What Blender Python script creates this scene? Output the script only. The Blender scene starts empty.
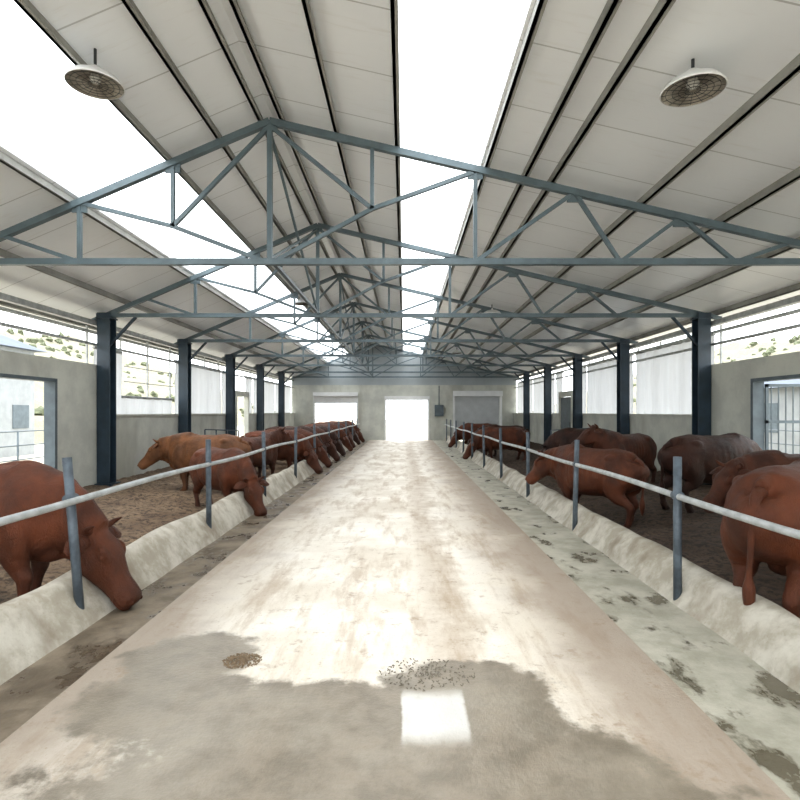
import bpy, bmesh, math, random
from mathutils import Vector, Matrix, noise
random.seed(7)
scene = bpy.context.scene
COL = scene.collection

# ------------------------------------------------------------------ materials
def new_mat(name):
    m = bpy.data.materials.new(name); m.use_nodes = True
    nt = m.node_tree; b = nt.nodes["Principled BSDF"]
    return m, nt, b
def N(nt, t, **kw):
    n = nt.nodes.new(t)
    for k, v in kw.items(): setattr(n, k, v)
    return n
def coord(nt): return N(nt, "ShaderNodeTexCoord").outputs["Object"]
def noise_n(nt, vec, scale, detail=5, rough=.6, vscale=None):
    if vscale:
        mp = N(nt, "ShaderNodeMapping"); mp.inputs["Scale"].default_value = vscale
        nt.links.new(vec, mp.inputs["Vector"]); vec = mp.outputs["Vector"]
    n = N(nt, "ShaderNodeTexNoise"); n.inputs["Scale"].default_value = scale
    n.inputs["Detail"].default_value = detail; n.inputs["Roughness"].default_value = rough
    nt.links.new(vec, n.inputs["Vector"]); return n.outputs["Fac"]
def M(nt, op, a, b=0.0, c=None, clamp=False):
    n = N(nt, "ShaderNodeMath", operation=op); n.use_clamp = clamp
    for i, v in enumerate((a, b, c)):
        if v is None: continue
        if isinstance(v, (int, float)): n.inputs[i].default_value = v
        else: nt.links.new(v, n.inputs[i])
    return n.outputs[0]
def sstep(nt, v, lo, hi):
    n = N(nt, "ShaderNodeMapRange", interpolation_type='SMOOTHSTEP')
    n.inputs["From Min"].default_value = lo; n.inputs["From Max"].default_value = hi
    nt.links.new(v, n.inputs["Value"]); return n.outputs["Result"]
def mixc(nt, f, a, b):
    n = N(nt, "ShaderNodeMix", data_type='RGBA')
    if isinstance(f, (int, float)): n.inputs[0].default_value = f
    else: nt.links.new(f, n.inputs[0])
    for i, v in ((6, a), (7, b)):
        if isinstance(v, tuple): n.inputs[i].default_value = (*v, 1)
        else: nt.links.new(v, n.inputs[i])
    return n.outputs[2]
def bump(nt, b, h, strength=.3, dist=.02):
    n = N(nt, "ShaderNodeBump"); n.inputs["Strength"].default_value = strength
    n.inputs["Distance"].default_value = dist
    nt.links.new(h, n.inputs["Height"]); nt.links.new(n.outputs[0], b.inputs["Normal"])
def simple(name, col, rough=.6, metal=0., var=.25, scale=6., bstr=0.1):
    m, nt, b = new_mat(name); c = coord(nt)
    f = noise_n(nt, c, scale)
    dark = tuple(x*(1-var) for x in col); lite = tuple(min(1, x*(1+var*.6)) for x in col)
    nt.links.new(mixc(nt, sstep(nt, f, .3, .7), dark, lite), b.inputs["Base Color"])
    b.inputs["Roughness"].default_value = rough; b.inputs["Metallic"].default_value = metal
    if bstr: bump(nt, b, noise_n(nt, c, scale*8), bstr, .01)
    return m

steel = simple("truss_steel_paint", (.105,.145,.165), .4, .0, .2, 3, 0)
colsteel = simple("column_blue_paint", (.025,.045,.065), .4, 0, .25, 3, 0)
purl = simple("purlin_galv", (.32,.32,.295), .55, .1, .25, 2, 0)
galv = simple("galvanised_pipe", (.46,.48,.48), .5, .2, .25, 7, .1)
postm = simple("post_paint_grey", (.10,.125,.15), .5, .1, .35, 9, .1)
white = simple("white_paint", (.75,.76,.76), .5, 0, .06, 3, 0)
outw = simple("outbuilding_wall", (.30,.32,.33), .7, 0, .12, 2, 0)
darkm = simple("dark_metal", (.03,.035,.04), .5, 0, .2, 4, 0)
frame_m = simple("door_frame_steel", (.10,.13,.15), .5, 0, .2, 4, 0)
roofout = simple("outbuilding_roof", (.06,.08,.11), .6, 0, .15, 2, 0)
hornm = simple("horn", (.55,.47,.35), .45, 0, .2, 9, 0)
eyem = simple("eye_dark", (.008,.006,.005), .12, 0, 0, 1, 0)
muzz = simple("muzzle_skin", (.09,.045,.032), .45, 0, .3, 14, .1)
hoofm = simple("hoof", (.04,.028,.02), .6, 0, .3, 12, .1)
strawm = simple("feed_straw", (.22,.16,.10), .9, 0, .4, 40, .4)
gravm = simple("spilled_grain", (.20,.175,.135), .9, 0, .4, 40, .4)
shrubm = simple("shrub_foliage", (.13,.145,.09), .9, 0, .4, 3, .4)

def fur(name, base):
    m, nt, b = new_mat(name); c = coord(nt)
    s = N(nt, "ShaderNodeSeparateXYZ"); nt.links.new(c, s.inputs[0])
    f = noise_n(nt, c, 2.6, 5, .6); g = noise_n(nt, c, 60, 4, .7, (1, 2.5, .6))
    d = tuple(x*.55 for x in base); l = tuple(x*1.45 for x in base)
    col = mixc(nt, sstep(nt, f, .34, .66), d, l)
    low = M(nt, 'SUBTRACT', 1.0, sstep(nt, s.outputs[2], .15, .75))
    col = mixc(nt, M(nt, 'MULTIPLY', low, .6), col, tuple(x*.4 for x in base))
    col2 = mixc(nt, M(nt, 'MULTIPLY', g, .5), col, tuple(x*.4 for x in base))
    nt.links.new(col2, b.inputs["Base Color"])
    b.inputs["Roughness"].default_value = .5
    b.inputs["Specular IOR Level"].default_value = .35
    bump(nt, b, g, .9, .015); return m
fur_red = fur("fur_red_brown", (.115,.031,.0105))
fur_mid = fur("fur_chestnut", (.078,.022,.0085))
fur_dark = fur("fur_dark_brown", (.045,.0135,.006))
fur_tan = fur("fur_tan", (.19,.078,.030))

def concrete(name, a, b_, grime, sc=1.5, rough=.85):
    m, nt, b = new_mat(name); c = coord(nt)
    f = noise_n(nt, c, sc, 6, .65); g = noise_n(nt, c, sc*.45, 4, .6, (1, 1, .35)); h = noise_n(nt, c, 28, 4, .7)
    col = mixc(nt, sstep(nt, f, .35, .65), a, b_)
    col = mixc(nt, M(nt, 'MULTIPLY', sstep(nt, g, .5, .72), .7), col, grime)
    col = mixc(nt, M(nt, 'MULTIPLY', sstep(nt, h, .55, .75), .25), col, grime)
    nt.links.new(col, b.inputs["Base Color"]); b.inputs["Roughness"].default_value = rough
    bump(nt, b, h, .35, .012); return m
wallm = concrete("wall_cement", (.48,.49,.45), (.60,.61,.55), (.35,.34,.29))
curbm = concrete("curb_cement", (.36,.325,.26), (.56,.53,.46), (.18,.135,.085), 3.8)
yard = concrete("yard_ground", (.42,.38,.30), (.5,.46,.38), (.33,.28,.2), .4)

def roof_mat():
    m, nt, b = new_mat("roof_sandwich_panel"); c = coord(nt)
    s = N(nt, "ShaderNodeSeparateXYZ"); nt.links.new(c, s.inputs[0])
    fr = M(nt, 'FRACT', M(nt, 'MULTIPLY', s.outputs[1], 1/1.0))
    seam = M(nt, 'LESS_THAN', fr, .018)
    f = noise_n(nt, c, .8, 4, .6)
    col = mixc(nt, f, (.78,.81,.84), (.88,.90,.92))
    st = noise_n(nt, c, 5, 3, .6, (.25, 3, 1))
    col = mixc(nt, M(nt, 'MULTIPLY', sstep(nt, st, .55, .8), .25), col, (.6,.58,.53))
    col = mixc(nt, M(nt, 'MULTIPLY', seam, .5), col, (.22,.22,.21))
    nt.links.new(col, b.inputs["Base Color"]); b.inputs["Roughness"].default_value = .3
    return m
roofm = roof_mat()

def aisle_mat():
    m, nt, b = new_mat("aisle_concrete"); c = coord(nt)
    s = N(nt, "ShaderNodeSeparateXYZ"); nt.links.new(c, s.inputs[0]); X, Y = s.outputs[0], s.outputs[1]
    n1 = noise_n(nt, c, .9, 7, .65); n2 = noise_n(nt, c, 5, 6, .7); n3 = noise_n(nt, c, 40, 4, .7)
    nst = noise_n(nt, c, 2.2, 6, .7, (1.6, .3, 1))
    col = mixc(nt, sstep(nt, n1, .35, .65), (.60,.55,.47), (.76,.725,.66))
    col = mixc(nt, M(nt, 'MULTIPLY', sstep(nt, nst, .46, .66), .68), col, (.39,.31,.225))
    cl = M(nt, 'SUBTRACT', 1.0, sstep(nt, M(nt, 'ABSOLUTE', M(nt, 'SUBTRACT', M(nt, 'ADD', X, M(nt, 'MULTIPLY', M(nt, 'SUBTRACT', n1, .5), .8)), .32)), .05, .3))
    col = mixc(nt, M(nt, 'MULTIPLY', M(nt, 'MULTIPLY', cl, n2), .8), col, (.32,.24,.165))
    edge = sstep(nt, M(nt, 'ADD', M(nt, 'ABSOLUTE', M(nt, 'ADD', X, .3)), M(nt, 'MULTIPLY', M(nt, 'SUBTRACT', n1, .5), 1.8)), .9, 1.7)
    col = mixc(nt, M(nt, 'MULTIPLY', edge, .82), col, (.28,.22,.165))
    col = mixc(nt, M(nt, 'MULTIPLY', sstep(nt, n2, .56, .68), .5), col, (.27,.20,.135))
    col = mixc(nt, M(nt, 'MULTIPLY', sstep(nt, n3, .58, .70), .5), col, (.28,.22,.155))
    wob = M(nt, 'ADD', M(nt, 'MULTIPLY', M(nt, 'SUBTRACT', n2, .5), .9), M(nt, 'MULTIPLY', M(nt, 'SUBTRACT', n1, .5), .8))
    def ell(cx, cy, rx, ry):
        dx = M(nt, 'DIVIDE', M(nt, 'SUBTRACT', X, cx), rx); dy = M(nt, 'DIVIDE', M(nt, 'SUBTRACT', Y, cy), ry)
        return M(nt, 'SQRT', M(nt, 'ADD', M(nt, 'MULTIPLY', dx, dx), M(nt, 'MULTIPLY', dy, dy)))
    d = ell(-1.4, 3.65, .45, .42)
    for e in ((-.55, 2.9, 1.0, .42), (.35, 3.25, .5, .36), (-1.35, 3.1, .5, .42), (-.1, 2.4, 1.5, .6), (.5, 2.9, .35, .35)):
        d = M(nt, 'MINIMUM', d, ell(*e))
    wet = M(nt, 'SUBTRACT', 1.0, sstep(nt, M(nt, 'ADD', d, wob), .88, 1.08))
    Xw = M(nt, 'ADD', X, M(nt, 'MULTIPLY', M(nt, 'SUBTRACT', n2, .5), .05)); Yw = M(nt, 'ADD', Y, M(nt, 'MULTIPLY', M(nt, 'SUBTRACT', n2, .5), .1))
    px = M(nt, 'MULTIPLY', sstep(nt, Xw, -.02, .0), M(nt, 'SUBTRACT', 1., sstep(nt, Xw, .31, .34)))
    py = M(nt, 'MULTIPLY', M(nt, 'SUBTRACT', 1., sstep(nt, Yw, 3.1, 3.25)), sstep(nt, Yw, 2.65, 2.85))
    sun_patch = M(nt, 'MULTIPLY', px, py)  # pool of sunlight painted into the floor colour as a paler rectangle
    wet2 = M(nt, 'MULTIPLY', wet, M(nt, 'SUBTRACT', 1.0, sun_patch))
    wc = mixc(nt, sstep(nt, n2, .35, .65), (.14,.118,.086), (.225,.19,.145))
    wc = mixc(nt, M(nt, 'MULTIPLY', sstep(nt, n1, .42, .6), .4), wc, (.33,.295,.235))
    col = mixc(nt, M(nt, 'MULTIPLY', wet2, .92), col, wc)
    col = mixc(nt, M(nt, 'MULTIPLY', sun_patch, .8), col, mixc(nt, n2, (.46,.47,.46), (.62,.63,.625)))
    nt.links.new(col, b.inputs["Base Color"])
    nt.links.new(M(nt, 'SUBTRACT', .72, M(nt, 'MULTIPLY', wet2, .42)), b.inputs["Roughness"])
    bump(nt, b, n3, .35, .012); return m
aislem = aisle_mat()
def gutter_mat(name, a, b_, wetc, lo, hi):
    m, nt, b = new_mat(name); c = coord(nt)
    f = noise_n(nt, c, 2.5, 6, .65); g = noise_n(nt, c, 3.3, 5, .65, (1, .6, 1))
    col = mixc(nt, sstep(nt, f, .35, .65), a, b_)
    w = sstep(nt, g, lo, hi)
    col = mixc(nt, M(nt, 'MULTIPLY', w, .85), col, wetc)
    nt.links.new(col, b.inputs["Base Color"])
    nt.links.new(M(nt, 'SUBTRACT', .7, M(nt, 'MULTIPLY', w, .45)), b.inputs["Roughness"])
    bump(nt, b, noise_n(nt, c, 30), .3, .012); return m
gutR = gutter_mat("gutter_pale", (.34,.325,.26), (.48,.46,.385), (.11,.095,.062), .54, .62)
gutL = gutter_mat("gutter_damp", (.14,.11,.075), (.25,.205,.15), (.085,.062,.04), .47, .6)
def bedding(name, a, b_, c_):
    m, nt, b = new_mat(name); c = coord(nt)
    f = noise_n(nt, c, 1.2, 6, .7); g = noise_n(nt, c, 13, 5, .75)
    col = mixc(nt, sstep(nt, f, .35, .65), a, b_)
    col = mixc(nt, sstep(nt, g, .46, .60), col, c_)
    nt.links.new(col, b.inputs["Base Color"]); b.inputs["Roughness"].default_value = .85
    bump(nt, b, g, 1.0, .05); return m
bedL = bedding("bedding_brown", (.16,.105,.065), (.26,.185,.118), (.065,.042,.026))
bedR = bedding("bedding_dark", (.07,.043,.027), (.115,.076,.05), (.03,.019,.012))
hillm = bedding("hill_earth", (.27,.235,.185), (.20,.20,.14), (.15,.15,.10))

def trans_mat(name, col, tfac, transp):
    m = bpy.data.materials.new(name); m.use_nodes = True; nt = m.node_tree; nt.nodes.clear()
    out = N(nt, "ShaderNodeOutputMaterial"); d = N(nt, "ShaderNodeBsdfDiffuse"); t = N(nt, "ShaderNodeBsdfTranslucent")
    tr = N(nt, "ShaderNodeBsdfTransparent"); m1 = N(nt, "ShaderNodeMixShader"); m2 = N(nt, "ShaderNodeMixShader")
    c = coord(nt); f = noise_n(nt, c, 2.0, 4, .6, (1, 3, .4))
    cc = mixc(nt, f, tuple(x*.8 for x in col), col)
    nt.links.new(cc, d.inputs[0]); nt.links.new(cc, t.inputs[0])
    m1.inputs[0].default_value = tfac; m2.inputs[0].default_value = transp
    nt.links.new(d.outputs[0], m1.inputs[1]); nt.links.new(t.outputs[0], m1.inputs[2])
    nt.links.new(m1.outputs[0], m2.inputs[1]); nt.links.new(tr.outputs[0], m2.inputs[2])
    nt.links.new(m2.outputs[0], out.inputs[0]); return m
curtm = trans_mat("curtain_tarp", (.74,.76,.79), .42, .0)
skym = trans_mat("polycarbonate", (.95,.96,.97), .8, .8)

# ------------------------------------------------------------------ mesh helpers
def finish(bm, name, mats, smooth=False, parent=None):
    bmesh.ops.recalc_face_normals(bm, faces=bm.faces)
    me = bpy.data.meshes.new(name); bm.to_mesh(me); bm.free()
    if not isinstance(mats, (list, tuple)): mats = [mats]
    for m in mats: me.materials.append(m)
    if smooth: me.polygons.foreach_set("use_smooth", [True]*len(me.polygons))
    ob = bpy.data.objects.new(name, me); COL.objects.link(ob)
    if parent: ob.parent = parent
    return ob
def box(bm, x0, x1, y0, y1, z0, z1, mi=0):
    vs = [bm.verts.new((x, y, z)) for x in (x0, x1) for y in (y0, y1) for z in (z0, z1)]
    for f in ((0,1,3,2),(4,6,7,5),(0,4,5,1),(2,3,7,6),(0,2,6,4),(1,5,7,3)):
        fc = bm.faces.new([vs[i] for i in f]); fc.material_index = mi
def beam(bm, p, q, w, h, mi=0, up=Vector((0,0,1))):
    p, q = Vector(p), Vector(q); t = (q-p).normalized()
    if abs(t.dot(up)) > .99: up = Vector((0,1,0))
    s = t.cross(up).normalized(); u = s.cross(t).normalized()
    vs = []
    for e in (p, q):
        for a, b in ((-1,-1),(1,-1),(1,1),(-1,1)): vs.append(bm.verts.new(e+s*a*w/2+u*b*h/2))
    for f in ((0,1,2,3),(7,6,5,4),(0,4,5,1),(1,5,6,2),(2,6,7,3),(3,7,4,0)):
        fc = bm.faces.new([vs[i] for i in f]); fc.material_index = mi
def pipe(bm, pts, r, n=10, mi=0):
    pts = [Vector(p) for p in pts]; rings = []
    for i, p in enumerate(pts):
        t = (pts[min(i+1, len(pts)-1)]-pts[max(i-1, 0)]).normalized()
        up = Vector((0,0,1)) if abs(t.z) < .9 else Vector((0,1,0))
        s = t.cross(up).normalized(); u = s.cross(t)
        rr = r[i] if isinstance(r, (list, tuple)) else r
        rings.append([bm.verts.new(p+(s*math.cos(a)+u*math.sin(a))*rr) for a in [2*math.pi*k/n for k in range(n)]])
    for a, b in zip(rings, rings[1:]):
        for k in range(n):
            f = bm.faces.new((a[k], a[(k+1)%n], b[(k+1)%n], b[k])); f.material_index = mi; f.smooth = True
    for rg in (rings[0][::-1], rings[-1]):
        f = bm.faces.new(rg); f.material_index = mi
def revolve(bm, prof, cx, cy, n=28, mi=0):
    rings = []
    for r, z in prof:
        rings.append([bm.verts.new((cx+r*math.cos(2*math.pi*k/n), cy+r*math.sin(2*math.pi*k/n), z)) for k in range(n)])
    for a, b in zip(rings, rings[1:]):
        for k in range(n):
            f = bm.faces.new((a[k], a[(k+1)%n], b[(k+1)%n], b[k])); f.material_index = mi; f.smooth = True

# ------------------------------------------------------------------ layout constants
AX = -1.77; AZ = 5.43; EZ = 3.58; SL = .426; SR = .232
Y0, Y1 = -2.0, 32.0
def zr(x):
    return AZ - SL*(AX-x) if x < AX else AZ - SR*(x-AX)
def bedz(x):
    return -.12+.26*max(0, min(1, (abs(x)-2.9)/3.3))

def roof_strip(name, xa, xb, mat, off=.15, th=.07, ya=Y0, yb=Y1+.9):
    bm = bmesh.new(); vs = []
    for y in (ya, yb):
        for x, o in ((xa, off), (xb, off), (xb, off+th), (xa, off+th)):
            vs.append(bm.verts.new((x, y, zr(x)+o)))
    for f in ((0,1,2,3),(7,6,5,4),(0,4,5,1),(1,5,6,2),(2,6,7,3),(3,7,4,0)): bm.faces.new([vs[i] for i in f])
    return finish(bm, name, mat)
roof_strip("roof_panel_left_eave", -6.95, -4.36, roofm)
roof_strip("roof_panel_left_ridge", -3.18, AX, roofm)
roof_strip("roof_panel_right_ridge", AX, -.05, roofm)
roof_strip("roof_panel_right_eave", 1.03, 7.05, roofm)
roof_strip("skylight_left", -4.42, -3.12, skym, .225, .006)
roof_strip("skylight_right", -.12, 1.1, skym, .225, .006)
bm = bmesh.new()
for x in (-6.7,-5.7,-4.42,-3.12,-2.45,-1.9,-1.62,-.9,-.1,1.08,1.6,1.95,3.15,4.2,5.3,6.4):
    z = zr(x)+.1
    box(bm, x-.018, x+.018, Y0, Y1+.6, z-.05, z+.05)
    box(bm, x-.018, x+.045, Y0, Y1+.6, z-.05, z-.042)
finish(bm, "roof_purlins", purl)

def truss(Y):
    bm = bmesh.new()
    P = lambda x, z: (x, Y, z)
    cw = .085
    beam(bm, P(-6.4, zr(-6.4)), P(AX, AZ), cw, cw); beam(bm, P(AX, AZ), P(6.5, zr(6.5)), cw, cw)
    beam(bm, P(-6.3, EZ), P(6.3, EZ), .08, .08)
    w = .05
    def web(a, b, w=w): beam(bm, P(*a), P(*b), w, w)
    web((AX, EZ), (AX, AZ), .065)
    mL = (-3.05, 4.05); mR = (-.42, 4.28)
    web((AX-.05, EZ), mL); web(mL, (-4.28, zr(-4.28))); web((-3.05, zr(-3.05)), mL); web((AX, AZ-.05), mL)
    web((-4.28, zr(-4.28)), (-4.28, EZ)); web((-4.28, EZ), (-5.3, zr(-5.3)))
    web((AX+.05, EZ), mR); web(mR, (.94, zr(.94)-.03)); web((-.42, zr(-.42)), mR); web((AX, AZ-.05), mR)
    web((.94, zr(.94)), (.94, EZ)); web((.94, EZ), (2.25, zr(2.25))); web((2.25, zr(2.25)), (2.85, EZ))
    web((2.85, EZ), (3.65, zr(3.65))); web((3.65, zr(3.65)), (4.37, EZ)); web((4.37, EZ), (5.1, zr(5.1)))
    for x in (AX, -4.28, -3.05, .94, 2.25, 3.65):
        z = zr(x); box(bm, x-.1, x+.1, Y-.012, Y+.012, z-.13, z+.02)
    return finish(bm, "roof_truss", steel)
TY = [-.82]+[7.39+4.1*i for i in range(6)]+[31.7]
for y in TY: truss(y)
bm = bmesh.new()
for i in range(1, len(TY)-1, 2):
    beam(bm, (AX, TY[i], EZ+.04), (AX, TY[i+1], AZ-.1), .035, .035)
    beam(bm, (AX, TY[i], AZ-.1), (AX, TY[i+1], EZ+.04), .035, .035)
beam(bm, (AX, TY[1], EZ+.05), (AX, TY[-1], EZ+.05), .05, .05)
finish(bm, "longitudinal_bracing", steel)

def column(x, y):
    bm = bmesh.new()
    box(bm, x-.13, x+.13, y-.13, y-.11, .0, 3.62); box(bm, x-.13, x+.13, y+.11, y+.13, .0, 3.62)
    box(bm, x-.008, x+.008, y-.11, y+.11, .0, 3.62)
    box(bm, x-.19, x+.19, y-.19, y+.19, .0, .15); box(bm, x-.15, x+.15, y-.15, y+.15, 3.5, 3.53)
    s = -1 if x > 0 else 1
    beam(bm, (x, y, 2.9), (x+s*.6, y, 3.55), .05, .05)
    return finish(bm, "steel_column", colsteel)
for y in [-.82]+[7.39+4.1*i for i in range(6)]:
    column(-6.1, y); column(6.1, y)
for sgn, nm in ((-1, "left"), (1, "right")):
    bm = bmesh.new()
    x = sgn*6.32
    box(bm, x-.05, x+.05, Y0, Y1, 3.36, 3.46)
    beam(bm, (x, Y0, 2.98), (x, Y1, 2.98), .05, .05)
    pipe(bm, [(sgn*6.55, Y0, 3.28), (sgn*6.55, Y1, 3.28)], .035)
    finish(bm, "eave_beam_"+nm, galv)

# ------------------------------------------------------------------ walls
def walls(sgn):
    nm = "left" if sgn < 0 else "right"
    xa, xb = sorted((sgn*6.25, sgn*6.43))
    bm = bmesh.new()
    def W(y0, y1, z0, z1): box(bm, xa, xb, y0, y1, z0, z1)
    dA = (8.0, 10.05)
    W(Y0, dA[0], -.25, 2.56); W(dA[0], dA[1], 2.18, 2.56); W(dA[1], 11.5, -.25, 2.56)
    W(11.5, 21.0, -.25, 1.5); W(22.5, Y1, -.25, 1.5)
    W(20.85, 21.0, 1.5, 2.4); W(22.5, 22.65, 1.5, 2.4); W(21.0, 22.5, 2.2, 2.4)
    bm2 = bmesh.new()
    box(bm2, xa-.03, xb+.03, 11.6, 20.85, 1.5, 1.55); box(bm2, xa-.03, xb+.03, 22.65, Y1, 1.5, 1.55)
    finish(bm, "wall_"+nm, wallm); finish(bm2, "trim_"+nm, wallm)
    bm = bmesh.new()
    xi = sgn*6.24
    for y in dA: box(bm, min(xi, xi+sgn*.2), max(xi, xi+sgn*.2), y-.035, y+.035, 0, 2.2)
    box(bm, min(xi, xi+sgn*.2), max(xi, xi+sgn*.2), dA[0], dA[1], 2.14, 2.2)
    finish(bm, "door_frame_"+nm, frame_m)
    ys = [11.65+4.1*i for i in range(5)]
    for i, y in enumerate(ys):
        ye = y+3.95 if i < 4 else 31.8
        top = 3.05 if sgn < 0 else 3.22
        cells = [(y, ye, top)]
        if sgn < 0 and i == 0: cells = [(y, y+1.15, 2.95), (y+1.15, ye, 1.95)]
        if i == 2: cells = [(y, 20.8, top), (22.7, ye, top)]
        for (a, b, zt) in cells:
            if b-a < .2: continue
            bm = bmesh.new(); n = int((b-a)/.05)+2
            prev = None
            for k in range(n):
                yy = a+(b-a)*k/(n-1)
                col = []
                for jj in range(5):
                    z = 1.5+(zt-1.5)*jj/4
                    fold = .06*max(0, math.sin(yy*4.6+1))**8
                    col.append(bm.verts.new((sgn*(6.45+.016*math.sin(yy*13)+fold+.03*noise.noise(Vector((yy*2, z, 0)))), yy, z)))
                if prev:
                    for j in range(4): bm.faces.new((prev[j], col[j], col[j+1], prev[j+1])).smooth = True
                prev = col
            pipe(bm, [(sgn*6.46, a, zt), (sgn*6.46, b, zt)], .03, 10, 1)
            finish(bm, "roll_up_curtain", [curtm, galv])
    bm = bmesh.new()
    for y in [11.6+1.37*k for k in range(15)]:
        if 20.8 < y < 22.8: continue
        box(bm, sgn*6.57-.02, sgn*6.57+.02, y-.015, y+.015, 1.4, 3.4)
    finish(bm, "window_mullions_"+nm, galv)
walls(-1); walls(1)
bm = bmesh.new()
for z in (2.3, 2.65): pipe(bm, [(-6.4, 12.8, z), (-6.4, 15.5, z)], .010, 6)
finish(bm, "window_1", galv)
bm = bmesh.new(); box(bm, 6.3, 6.34, 21.02, 22.48, .05, 2.18); box(bm, 6.27, 6.3, 21.1, 22.4, 1.2, 1.24); box(bm, 6.26, 6.3, 21.15, 21.2, 1.0, 1.2)
finish(bm, "door_1", frame_m)
bm = bmesh.new()
yh = 10.0
for (xa_, xb_) in ((6.45, 6.5), (7.3, 7.35)): box(bm, xa_, xb_, yh-.02, yh+.02, .1, 2.1)
for z in (.1, .75, 1.4, 2.05): box(bm, 6.45, 7.35, yh-.02, yh+.02, z, z+.05)
for k in range(6): box(bm, 6.55+k*.13, 6.565+k*.13, yh-.008, yh+.008, .1, 2.1)
box(bm, 6.5, 7.3, yh-.004, yh+.004, .12, .75, 1)
finish(bm, "door_2", [frame_m, white])

def back_wall():
    bm = bmesh.new()
    ya, yb = Y1, Y1+.2
    def W(x0, x1, z0, z1): box(bm, x0, x1, ya, yb, z0, z1)
    op = [(-5.1,-2.7,.55,2.5), (-1.03,1.37,-.05,2.28), (2.9,5.5,-.05,2.5)]
    x = -6.43
    for o in op:
        W(x, o[0], -.25, 3.14); W(o[0], o[1], o[3], 3.14)
        if o[2] > 0: W(o[0], o[1], -.25, o[2])
        x = o[1]
    W(x, 6.43, -.25, 3.14)
    finish(bm, "wall_back", wallm)
    bm = bmesh.new()
    pts = [(-6.43, 3.14), (6.43, 3.14), (6.43, zr(6.43)+.14), (1.1, zr(1.1)+.14), (AX, AZ+.14), (-6.43, zr(-6.43)+.14)]
    a = [bm.verts.new((x, Y1+.05, z)) for x, z in pts]; b = [bm.verts.new((x, Y1+.12, z)) for x, z in pts]
    bm.faces.new(a); bm.faces.new(b[::-1])
    for i in range(len(pts)): bm.faces.new((a[i], b[i], b[(i+1)%6], a[(i+1)%6]))
    finish(bm, "wall_gable", simple("gable_sheet", (.40,.44,.46), .5, 0, .1, 1, 0))
    bm = bmesh.new(); n = 26
    for k in range(n):
        z = 0+2.5*k/n; box(bm, 2.92, 5.48, ya+.06, ya+.09, z, z+.075)
        box(bm, 2.92, 5.48, ya+.075, ya+.085, z+.07, z+.1)
    box(bm, 2.8, 2.92, ya-.05, ya-.005, 0, 2.6, 1); box(bm, 5.48, 5.6, ya-.05, ya-.005, 0, 2.6, 1)
    box(bm, 2.8, 5.6, ya-.25, ya-.005, 2.5, 2.8, 1)
    finish(bm, "roller_shutter_door", [simple("shutter_grey", (.55,.57,.58), .5, 0, .1, 2, 0), white])
    bm = bmesh.new()
    for (x0, x1, z0, z1) in ((-5.1,-2.7,.55,2.5), (-1.03,1.37,0,2.28)):
        box(bm, x0-.08, x0, ya-.03, ya-.003, z0, z1+.08); box(bm, x1, x1+.08, ya-.03, ya-.003, z0, z1+.08)
        box(bm, x0-.08, x1+.08, ya-.16, ya-.003, z1, z1+.22)
    box(bm, -5.1, -2.7, ya+.05, ya+.09, 2.1, 2.5)
    finish(bm, "door_frame_back", white)
    bm = bmesh.new(); box(bm, 1.75, 2.25, ya-.22, ya-.01, 1.35, 2.0); box(bm, 1.8, 2.2, ya-.235, ya-.22, 1.4, 1.95); pipe(bm, [(2.0, ya-.06, 2.0), (2.0, ya-.06, 3.1)], .025)
    finish(bm, "electrical_box", frame_m)
back_wall()

# ------------------------------------------------------------------ floor
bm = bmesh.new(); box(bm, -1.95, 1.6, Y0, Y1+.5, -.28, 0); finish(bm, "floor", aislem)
bm = bmesh.new(); box(bm, -2.45, -1.95, Y0, Y1, -.28, -.03); finish(bm, "feed_gutter_left", gutL)
bm = bmesh.new(); box(bm, 1.6, 2.32, Y0, Y1, -.28, -.02); finish(bm, "feed_gutter_right", gutR)
def curb(name, prof, sgn):
    bm = bmesh.new(); prev = None; n = 300
    for k in range(n+1):
        y = Y0+(Y1-Y0)*k/n; ring = []
        for j, (x, z) in enumerate(prof):
            w = .03 if 0 < j < len(prof)-1 else .005
            dx = w*noise.noise(Vector((y*1.6, j*.8, sgn))); dz = w*1.0*noise.noise(Vector((y*1.3+40, j*.7, sgn)))
            ring.append(bm.verts.new((sgn*x+dx, y, z+dz)))
        if prev:
            for j in range(len(prof)-1): bm.faces.new((prev[j], ring[j], ring[j+1], prev[j+1]))
        prev = ring
    return finish(bm, name, curbm, True)
curb("feed_curb_left", [(2.36,-.1),(2.42,0),(2.5,.12),(2.57,.24),(2.63,.30),(2.70,.31),(2.78,.24),(2.84,-.2)], -1)
curb("feed_curb_right", [(2.23,-.1),(2.29,0),(2.36,.1),(2.43,.2),(2.49,.25),(2.56,.26),(2.64,.2),(2.7,-.2)], 1)
def bed(name, x0, x1, mat):
    bm = bmesh.new(); nx, ny = 40, 360
    g = [[bm.verts.new((x0+(x1-x0)*i/nx, Y0+(Y1-Y0)*j/ny, bedz(x0+(x1-x0)*i/nx)+.035*noise.fractal(Vector((i*.4, j*.4, x0)), 1, 2, 4))) for j in range(ny+1)] for i in range(nx+1)]
    for i in range(nx):
        for j in range(ny): bm.faces.new((g[i][j], g[i+1][j], g[i+1][j+1], g[i][j+1]))
    return finish(bm, name, mat, True)
bed("bedding_floor_left", -6.26, -2.78, bedL); bed("bedding_floor_right", 2.62, 6.26, bedR)
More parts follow.
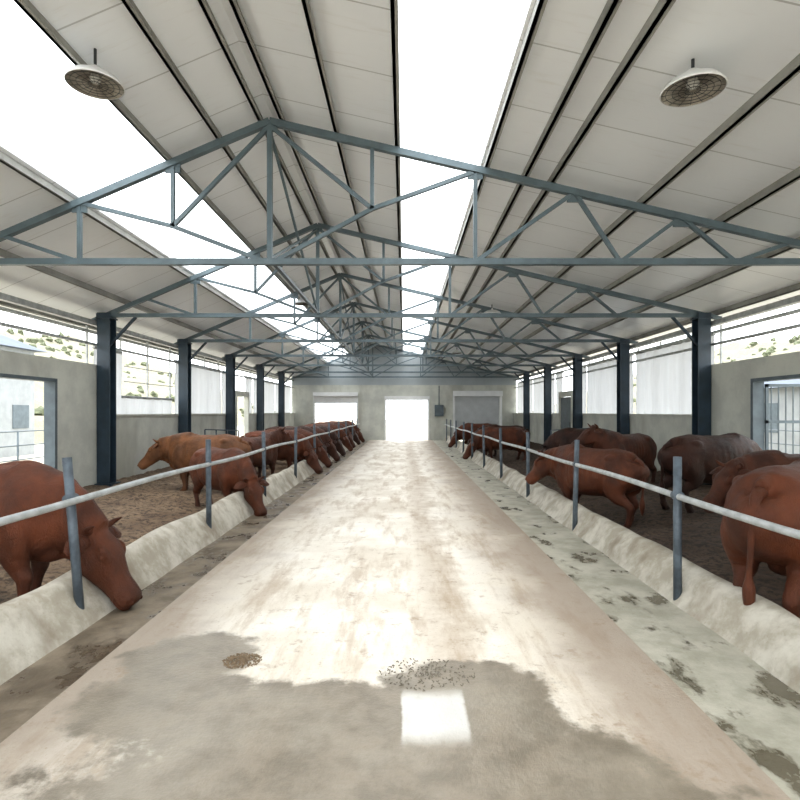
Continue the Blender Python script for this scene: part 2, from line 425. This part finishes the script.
def clump(name, cx, cy, rx, ry, n, seed, mat):
    rnd = random.Random(seed); bm = bmesh.new()
    for _ in range(n):
        a = rnd.uniform(0, 6.28); r = rnd.random()**.7*1.25
        x = cx+rx*r*math.cos(a); y = cy+ry*r*math.sin(a); b = rnd.uniform(0, 3.14); L = rnd.uniform(.003, .008)
        z = .002+.014*max(0, 1-r)*rnd.random()
        beam(bm, (x-L*math.cos(b), y-L*math.sin(b), z), (x+L*math.cos(b), y+L*math.sin(b), z+.003), .005, .003)
    return finish(bm, name, mat)
clump("straw_clump", -1.04, 3.60, .10, .09, 520, 1, strawm)
clump("spilled_grain", .14, 3.42, .24, .17, 260, 2, gravm)

# ------------------------------------------------------------------ ground, hills
bm = bmesh.new(); box(bm, -90, 90, -40, 130, -.7, -.28); finish(bm, "ground", yard)
def hill(name, sgn, peak, sy0=-20, sy1=120):
    bm = bmesh.new(); nx, ny = 60, 90; g = []
    def hz(u, x, y):
        st = math.floor(u*9)/9 + min(1, (u*9 % 1)*2.2)/9
        return -.3+peak*(.85*st+.15*u)*(1+.12*noise.noise(Vector((y*.05, 3, sgn)))) + .6*u*noise.fractal(Vector((x*.2, y*.2, 0)), 1, 2, 4)
    for i in range(nx+1):
        row = []
        for j in range(ny+1):
            u = i/nx; x = sgn*(22+44*u); y = sy0+(sy1-sy0)*j/ny
            row.append(bm.verts.new((x, y, hz(u, x, y))))
        g.append(row)
    for i in range(nx):
        for j in range(ny): bm.faces.new((g[i][j], g[i+1][j], g[i+1][j+1], g[i][j+1]))
    rnd = random.Random(5+sgn)
    for f in bm.faces: f.smooth = True
    for _ in range(260):
        u = rnd.random()**.8; x = sgn*(22+44*u); y = rnd.uniform(8, 110); r = rnd.uniform(.2, .6)
        res = bmesh.ops.create_icosphere(bm, subdivisions=2, radius=r, matrix=Matrix.Translation((x, y, hz(u, x, y)+r*.3)))
        for v in res['verts']:
            v.co += (v.co-Vector((x, y, hz(u, x, y)+r*.3)))*.9*noise.noise(v.co*2.7)
            for f in v.link_faces: f.material_index = 1
    return finish(bm, name, [hillm, shrubm])
hill("hillside", -1, 15.5); hill("hillside", 1, 14.5)

def shed(name, x0, x1, y0, y1, h, rh):
    bm = bmesh.new(); box(bm, x0, x1, y0, y1, -.28, h, 0)
    xm = (x0+x1)/2; o = .4
    a = [bm.verts.new(p) for p in ((x0-o, y0-o, h), (xm, y0-o, h+rh), (x1+o, y0-o, h), (x0-o, y1+o, h), (xm, y1+o, h+rh), (x1+o, y1+o, h))]
    for f in ((0,1,2),(5,4,3),(0,3,4,1),(1,4,5,2),(2,5,3,0)):
        fc = bm.faces.new([a[i] for i in f]); fc.material_index = 1
    k = y0+.8
    while k < y1-1.2:
        for xx in (x0, x1): box(bm, xx-.03, xx+.03, k, k+1.0, .9, 1.9, 2)
        k += 2.4
    k = x0+.8
    while k < x1-1.2:
        box(bm, k, k+1, y0-.03, y0+.03, .9, 1.9, 2); k += 2.2
    finish(bm, name, [outw, roofout, frame_m])
shed("outbuilding", -21, -16.5, 18, 25, 4.3, 1.0)
shed("outbuilding", 12.5, 17, 15.5, 24, 2.4, .8)
def rail_fence(name, p, q, h, n, mat=galv):
    bm = bmesh.new(); p, q = Vector(p), Vector(q)
    for k in range(n+1):
        a = p.lerp(q, k/n); pipe(bm, [a, a+Vector((0,0,h))], .022, 8)
    for z in (h*.25, h*.5, h*.75, h): pipe(bm, [p+Vector((0,0,z)), q+Vector((0,0,z))], .016, 8)
    return finish(bm, name, mat)
rail_fence("yard_fence", (-9.5, 6, -.28), (-9.5, 20, -.28), 1.4, 9, frame_m)
rail_fence("yard_fence", (9.8, 6, -.28), (9.8, 20, -.28), 1.4, 9, frame_m)
rail_fence("pen_gate", (-5.9, 16.6, .08), (-4.9, 16.6, .05), 1.0, 3, postm)
rail_fence("pen_gate", (4.6, 17.5, .03), (5.9, 17.5, .1), 1.0, 3, postm)

def feed_rail(name, X, z, ys, lean, pz, top):
    e = bpy.data.objects.new(name, None); COL.objects.link(e)
    for i, y in enumerate(ys):
        lx, ly = lean[i] if i < len(lean) else (random.uniform(-.03, .03), 0)
        bm = bmesh.new(); pipe(bm, [(X, y, pz), (X+lx, y+ly, top)], .034, 12)
        pipe(bm, [(X+lx*.7-.0, y-.05, z), (X+lx*.7, y+.05, z)], .04, 12)
        finish(bm, "post_%d" % (i+1), postm, False, e)
    bm = bmesh.new(); pts = []; y = Y0
    while y < Y1-.3:
        pts.append((X+.01*math.sin(y), y, z+.012*math.sin(y*1.3))); y += .6
    pipe(bm, pts, .027, 12); finish(bm, "rail", galv, False, e)
feed_rail("feed_rail_fence", -2.5, .93, [1.45]+[4.32+2.86*i for i in range(10)], [(0,0), (-.10, 0)], .05, 1.25)
feed_rail("feed_rail_fence", 2.32, .89, [1.85]+[4.75+2.86*i for i in range(10)], [(0,0), (.0, 0), (.03,0)], -.02, 1.22)

# ------------------------------------------------------------------ lamps
lampin = simple("lamp_reflector", (.36,.33,.28), .35, .5, .2, 20, .1)
bulbm = simple("lamp_glass", (.7,.7,.66), .2, 0, .05, 4, 0)
def lamp(x, y, z):
    bm = bmesh.new()
    revolve(bm, [(.25,z),(.26,z+.008),(.25,z+.02),(.21,z+.07),(.13,z+.11),(.06,z+.125),(.055,z+.17),(.0,z+.17)], x, y, 36, 0)
    revolve(bm, [(.247,z+.003),(.235,z+.02),(.195,z+.065),(.12,z+.10),(0.0,z+.105)], x, y, 36, 1)
    revolve(bm, [(.0,z+.02),(.04,z+.03),(.055,z+.06),(.04,z+.1)], x, y, 16, 2)
    zt = zr(x)+.14
    pipe(bm, [(x, y, z+.16), (x, y, max(zt, z+.2))], .014, 8, 3)
    n = 28
    for r in (.06, .11, .16, .21):
        for k in range(n):
            a, b = 2*math.pi*k/n, 2*math.pi*(k+1)/n
            beam(bm, (x+r*math.cos(a), y+r*math.sin(a), z+.006), (x+r*math.cos(b), y+r*math.sin(b), z+.006), .004, .004, 3)
    for k in range(16):
        a = 2*math.pi*k/16
        beam(bm, (x+.03*math.cos(a), y+.03*math.sin(a), z+.006), (x+.247*math.cos(a), y+.247*math.sin(a), z+.006), .003, .003, 3)
    return finish(bm, "ceiling_lamp", [white, lampin, bulbm, darkm])
for y in (4.75, 15.6, 26.0):
    lamp(2.45, y, 4.32); lamp(-2.95, y+.6, 4.72)

# ------------------------------------------------------------------ cows
def catmull(st, sub=4):
    out = []
    for i in range(len(st)-1):
        p0 = st[max(i-1, 0)]; p1 = st[i]; p2 = st[i+1]; p3 = st[min(i+2, len(st)-1)]
        for k in range(sub):
            t = k/sub
            out.append(tuple(.5*((2*b)+(-a+c)*t+(2*a-5*b+4*c-d)*t*t+(-a+3*b-3*c+d)*t**3) for a, b, c, d in zip(p0, p1, p2, p3)))
    out.append(tuple(st[-1])); return out
def etube(bm, st, side=Vector((0,1,0)), n=22, sub=4, mi=0, sq=1.0):
    st = catmull(st, sub); pts = [Vector(s[:3]) for s in st]; rings = []
    for i, s in enumerate(st):
        t = (pts[min(i+1, len(pts)-1)]-pts[max(i-1, 0)]).normalized()
        u = t.cross(side)
        if u.length < 1e-4: u = Vector((0,0,1))
        u.normalize(); sd = u.cross(t).normalized()
        a, b = max(s[3], .003), max(s[4], .003)
        ring = []
        for k in range(n):
            th = 2*math.pi*k/n; c_, s_ = math.cos(th), math.sin(th)
            c_ = math.copysign(abs(c_)**sq, c_); s_ = math.copysign(abs(s_)**sq, s_)
            ring.append(bm.verts.new(pts[i]+u*a*c_+sd*b*s_))
        rings.append(ring)
    for a, b in zip(rings, rings[1:]):
        for k in range(n):
            f = bm.faces.new((a[k], a[(k+1)%n], b[(k+1)%n], b[k])); f.material_index = mi; f.smooth = True
    for rg in (rings[0][::-1], rings[-1]):
        f = bm.faces.new(rg); f.material_index = mi

GN = [(.38,0,.955,.36,.27),(.62,0,.92,.325,.23),(.80,0,.84,.265,.17),(.95,0,.745,.205,.14),(1.05,0,.68,.165,.12)]
POSES = {
 "graze": dict(neck=GN, P=(1.07,0,.69), d=(.60,0,-.80), legs=(.08,-.1,.05,-.12), yaw=0),
 "graze_turn": dict(neck=GN, P=(1.07,0,.69), d=(.62,0,-.78), legs=(-.05,.12,-.08,.1), yaw=-.4),
 "half": dict(neck=[(.38,0,.97,.36,.27),(.64,0,1.0,.31,.215),(.84,0,1.0,.25,.16),(1.0,0,1.0,.2,.13),(1.08,0,1.0,.16,.115)],
               P=(1.07,0,1.04), d=(.74,0,-.67), legs=(.1,-.08,.1,-.14), yaw=.2),
 "stand": dict(neck=[(.38,0,.98,.36,.27),(.62,0,1.06,.31,.205),(.80,0,1.16,.245,.155),(.93,0,1.26,.195,.125),(1.0,0,1.32,.155,.11)],
               P=(.99,0,1.36), d=(.84,0,-.54), legs=(.06,-.06,.08,-.1), yaw=-.5),
}
def zmap(z): return z*.83 if z < .6 else z-.102
def cow_mesh(pose):
    p = POSES[pose]; bm = bmesh.new()
    trunk = [(-.90,0,1.08,.06,.08),(-.86,0,1.02,.18,.20),(-.76,0,.97,.28,.27),(-.60,0,.945,.325,.305),(-.4,0,.93,.35,.315),
             (-.18,0,.89,.38,.355),(.08,0,.875,.395,.37),(.3,0,.875,.40,.345),(.5,0,.89,.385,.285),(.66,0,.89,.33,.235),(.78,0,.89,.24,.17),(.84,0,.89,.12,.10)]
    etube(bm, trunk, n=32, sq=.88)
    etube(bm, [(.15,0,1.2,.07,.06),(.40,0,1.225,.08,.07),(.58,0,1.14,.07,.06)])
    etube(bm, [(-.80,0,1.16,.05,.05),(-.5,0,1.235,.05,.06),(-.1,0,1.22,.05,.05),(.2,0,1.22,.05,.05)])
    for s in (-1, 1):
        etube(bm, [(-.64,s*.17,1.12,.05,.06),(-.50,s*.24,1.15,.055,.05),(-.36,s*.18,1.12,.04,.05)])
        etube(bm, [(-.86,s*.09,1.05,.05,.05),(-.74,s*.12,1.08,.06,.06)], n=12)
        etube(bm, [(.34,s*.17,1.12,.1,.06),(.44,s*.255,.93,.17,.075),(.52,s*.25,.76,.14,.075),(.52,s*.21,.6,.09,.07)], n=16)
    etube(bm, p["neck"], n=24)
    nk = p["neck"]
    etube(bm, [(.70,0,.64,.12,.06)]+[(a[0]+.02, 0, a[2]-a[3]*.98, .085, .03) for a in nk[2:4]]+[(nk[4][0], 0, nk[4][2]-nk[4][3], .04, .03)], n=12)
    P = Vector(p["P"]); d = Vector(p["d"]).normalized(); u = d.cross(Vector((0,1,0)))
    if u.z < 0: u = -u
    H = [(-.08,-.05,.07,.09),(-.03,-.045,.115,.125),(.05,-.065,.155,.14),(.13,-.078,.168,.143),(.20,-.084,.163,.137),(.28,-.088,.146,.112),(.36,-.09,.125,.092),(.43,-.086,.112,.090),
         (.49,-.083,.108,.102),(.545,-.083,.10,.106),(.585,-.083,.08,.09),(.605,-.083,.05,.06)]
    etube(bm, [(*(P+d*t+u*o), a, b) for t, o, a, b in H], n=28, sq=.82)
    YY = Vector((0,1,0))
    etube(bm, [(*(P-d*.06+u*.03-YY*.09),.04,.05),(*(P-d*.07+u*.04),.055,.05),(*(P-d*.06+u*.03+YY*.09),.04,.05)], side=d, n=14)
    for s in (-1, 1):
        c = P+d*.16+u*.025
        etube(bm, [(*(c-d*.07+YY*s*.10), .03,.03), (*(c-d*.01+YY*s*.13+u*.01), .04,.03), (*(c+d*.06+YY*s*.10), .025,.025)], n=12)
        c = P+d*.15-u*.16
        etube(bm, [(*(c-d*.08+YY*s*.07), .06,.035), (*(c+YY*s*.09), .08,.05), (*(c+d*.16+YY*s*.06), .045,.03)], n=12)
        c = P+d*.55-u*.035
        etube(bm, [(*(c-d*.05+YY*s*.055), .025,.03), (*(c+YY*s*.068), .035,.035), (*(c+d*.035+YY*s*.055), .02,.02)], n=12)
    lg = p["legs"]
    for i, s in enumerate((-1, 1)):
        o = lg[i]
        etube(bm, [(.46,s*.19,.95,.19,.10),(.47,s*.2,.76,.17,.11),(.47+o*.2,s*.2,.60,.13,.092),(.48+o*.55,s*.185,.46,.085,.068),(.50+o*.75,s*.18,.385,.072,.064),
                   (.49+o*.85,s*.18,.30,.054,.048),(.48+o,s*.18,.17,.047,.043),(.485+o,s*.18,.115,.06,.054),(.51+o,s*.18,.07,.055,.052),(.525+o,s*.18,.035,.068,.061),(.53+o,s*.18,.0,.073,.066)], n=16)
        o = lg[2+i]
        etube(bm, [(-.56,s*.15,1.03,.22,.135),(-.57,s*.19,.86,.26,.135),(-.55+o*.15,s*.20,.68,.21,.115),(-.58+o*.4,s*.195,.55,.14,.09),(-.67+o*.65,s*.185,.47,.088,.062),
                   (-.73+o*.8,s*.18,.40,.074,.055),(-.71+o*.9,s*.18,.31,.055,.048),(-.68+o,s*.18,.19,.049,.045),(-.67+o,s*.18,.12,.06,.054),(-.645+o,s*.18,.07,.055,.052),(-.625+o,s*.18,.035,.068,.061),(-.62+o,s*.18,.0,.073,.066)], n=16)
    etube(bm, [(-.42,0,.60,.06,.07),(-.34,0,.55,.09,.10),(-.22,0,.56,.07,.08)], n=12)
    etube(bm, [(.5,0,.58,.09,.11),(.66,0,.60,.12,.10),(.80,0,.72,.09,.07)], n=14)
    tmp = finish(bm, "tmp", fur_red)
    md = tmp.modifiers.new("r", 'REMESH'); md.mode = 'VOXEL'; md.voxel_size = .016; md.use_smooth_shade = True
    sm = tmp.modifiers.new("s", 'SMOOTH'); sm.factor = .5; sm.iterations = 7
    dg = bpy.context.evaluated_depsgraph_get(); me = bpy.data.meshes.new_from_object(tmp.evaluated_get(dg))
    bpy.data.objects.remove(tmp)
    b2 = bmesh.new(); b2.from_mesh(me)
    b2.normal_update()
    for v in b2.verts:
        if v.co.x < 1.0 and v.co.z > .5:
            v.co += v.normal*.010*noise.fractal(v.co*5.0, 1, 2, 3)
        if .7 < v.co.x < 1.1: v.co += v.normal*.005*math.sin(v.co.x*55+v.co.z*12)*math.sin((v.co.x-.7)/.4*math.pi)
        if -.25 < v.co.x < .3: v.co += v.normal*.004*math.sin(v.co.x*60)*max(0, 1-abs(v.co.z-.9)/.25)
    for f in b2.faces:
        f.smooth = True; c = f.calc_center_median(); f.material_index = 0
        t = (c-P).dot(d)
        if t > .53 and (c-(P+d*t)).length < .22: f.material_index = 1
        elif c.z < .055: f.material_index = 2
    for s in (-1, 1):
        r = P-d*.0+u*(-.02)+YY*s*.115
        e = [r, r+YY*s*.08-d*.01+u*.01, r+YY*s*.17-d*.0-u*.01, r+YY*s*.255+d*.02-u*.035]
        etube(b2, [(*e[0],.022,.035),(*e[1],.022,.066),(*e[2],.016,.07),(*e[3],.005,.018)], side=d, n=14)
        etube(b2, [(*(e[0]+d*.02+YY*s*.05),.004,.02),(*(e[1]+u*.018+YY*s*.02),.008,.042),(*(e[2]+u*.012),.006,.04),(*(e[3]-YY*s*.03+u*.006),.003,.01)], side=d, n=10, mi=1)
        r = P-d*.06+u*.03+YY*s*.10
        etube(b2, [(*r,.03,.03),(*(r+YY*s*.05+u*.01),.026,.026),(*(r+YY*s*.09+u*.05),.019,.019),(*(r+YY*s*.09+u*.11+d*.015),.006,.006)], side=d, n=10, mi=3)
        c = P+d*.175+u*.012+YY*s*.143
        etube(b2, [(*(c-d*.028),.003,.003),(*(c-d*.015),.019,.012),(*(c+d*.008),.021,.014),(*(c+d*.028),.003,.003)], n=10, mi=4)
        c = P+d*.585-u*.035+YY*s*.066
        etube(b2, [(*(c-d*.02),.004,.004),(*c,.018,.014),(*(c+d*.010),.015,.012),(*(c+d*.018),.003,.003)], n=8, mi=4)
    etube(b2, [(*(P+d*.49-u*.14-YY*.10),.005,.006),(*(P+d*.575-u*.138-YY*.078),.006,.006),(*(P+d*.605-u*.13),.006,.006),(*(P+d*.575-u*.138+YY*.078),.006,.006),(*(P+d*.49-u*.14+YY*.10),.005,.006)], side=u, n=6, mi=4)
    etube(b2, [(-.82,0,1.13,.04,.05),(-.90,0,1.10,.04,.04),(-.945,.0,1.0,.03,.032),(-.955,.01,.86,.024,.025),(-.95,.02,.70,.02,.02),(-.945,.03,.58,.022,.022),(-.945,.03,.48,.045,.04),(-.945,.03,.36,.035,.035),(-.945,.03,.27,.006,.006)], n=10)
    yaw = p["yaw"]
    for v in b2.verts:
        if v.co.x < .9:
            v.co.z = zmap(v.co.z)
        else:
            k = min(1, (v.co.x-.9)/.1); v.co.z = zmap(v.co.z)*(1-k)+(v.co.z-.085)*k
        if yaw and v.co.x > .62:
            k = min(1, (v.co.x-.62)/.5); k = k*k*(3-2*k); a = yaw*k
            x, y = v.co.x-.62, v.co.y
            v.co.x = .62+x*math.cos(a)-y*math.sin(a); v.co.y = x*math.sin(a)+y*math.cos(a)
    bmesh.ops.recalc_face_normals(b2, faces=b2.faces)
    b2.to_mesh(me); b2.free()
    return me
BASE = {k: cow_mesh(k) for k in POSES}
CACHE = {}
def cow(pose, x, y, head, scale=.93, f=fur_red, name="cow", z=None):
    key = (pose, f.name)
    if key not in CACHE:
        me = BASE[pose].copy(); me.materials.clear()
        for m in (f, muzz, hoofm, hornm, eyem): me.materials.append(m)
        me.name = "cow_"+pose; CACHE[key] = me
    ob = bpy.data.objects.new(name, CACHE[key]); COL.objects.link(ob)
    ob.location = (x, y, bedz(x)-.005 if z is None else z); ob.rotation_euler = (0, 0, math.radians(head)); ob.scale = (scale, scale, scale*1.05)
    return ob
# left row
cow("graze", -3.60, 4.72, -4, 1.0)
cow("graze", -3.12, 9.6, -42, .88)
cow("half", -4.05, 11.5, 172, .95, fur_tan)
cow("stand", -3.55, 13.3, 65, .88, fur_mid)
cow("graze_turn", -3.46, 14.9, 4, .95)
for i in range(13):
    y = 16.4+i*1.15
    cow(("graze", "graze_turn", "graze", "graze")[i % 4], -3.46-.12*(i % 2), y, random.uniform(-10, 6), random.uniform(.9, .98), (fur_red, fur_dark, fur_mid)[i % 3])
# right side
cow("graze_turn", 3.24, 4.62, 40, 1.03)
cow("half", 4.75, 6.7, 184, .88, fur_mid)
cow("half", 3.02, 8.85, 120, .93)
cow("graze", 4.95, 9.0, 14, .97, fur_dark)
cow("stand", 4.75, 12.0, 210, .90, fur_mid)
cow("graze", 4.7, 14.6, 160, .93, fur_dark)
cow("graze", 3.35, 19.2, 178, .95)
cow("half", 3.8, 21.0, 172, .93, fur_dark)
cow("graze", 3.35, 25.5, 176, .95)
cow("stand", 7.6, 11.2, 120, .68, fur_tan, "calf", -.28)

# ------------------------------------------------------------------ light
w = bpy.data.worlds.new("World"); scene.world = w; w.use_nodes = True
bg = w.node_tree.nodes["Background"]; bg.inputs[0].default_value = (.93,.97,1,1); bg.inputs[1].default_value = 4.0
sd = bpy.data.lights.new("sun", 'SUN'); sd.energy = 5.0; sd.angle = math.radians(35); sd.color = (1,.98,.95)
so = bpy.data.objects.new("sun", sd); COL.objects.link(so); so.rotation_euler = (math.radians(8), math.radians(4), 0); so.location = (0, 10, 20)

cam = bpy.data.cameras.new("camera"); co = bpy.data.objects.new("camera", cam); COL.objects.link(co)
co.location = (0, 0, 1.6); co.rotation_euler = (math.radians(90), 0, 0)
cam.sensor_width = 36; cam.lens = 560/800*36; cam.shift_x = -4/800; cam.shift_y = 12/800; cam.clip_start = .05; cam.clip_end = 500
scene.camera = co
scene.view_settings.view_transform = 'Standard'; scene.view_settings.look = 'None'
scene.view_settings.exposure = .12; scene.view_settings.gamma = .92
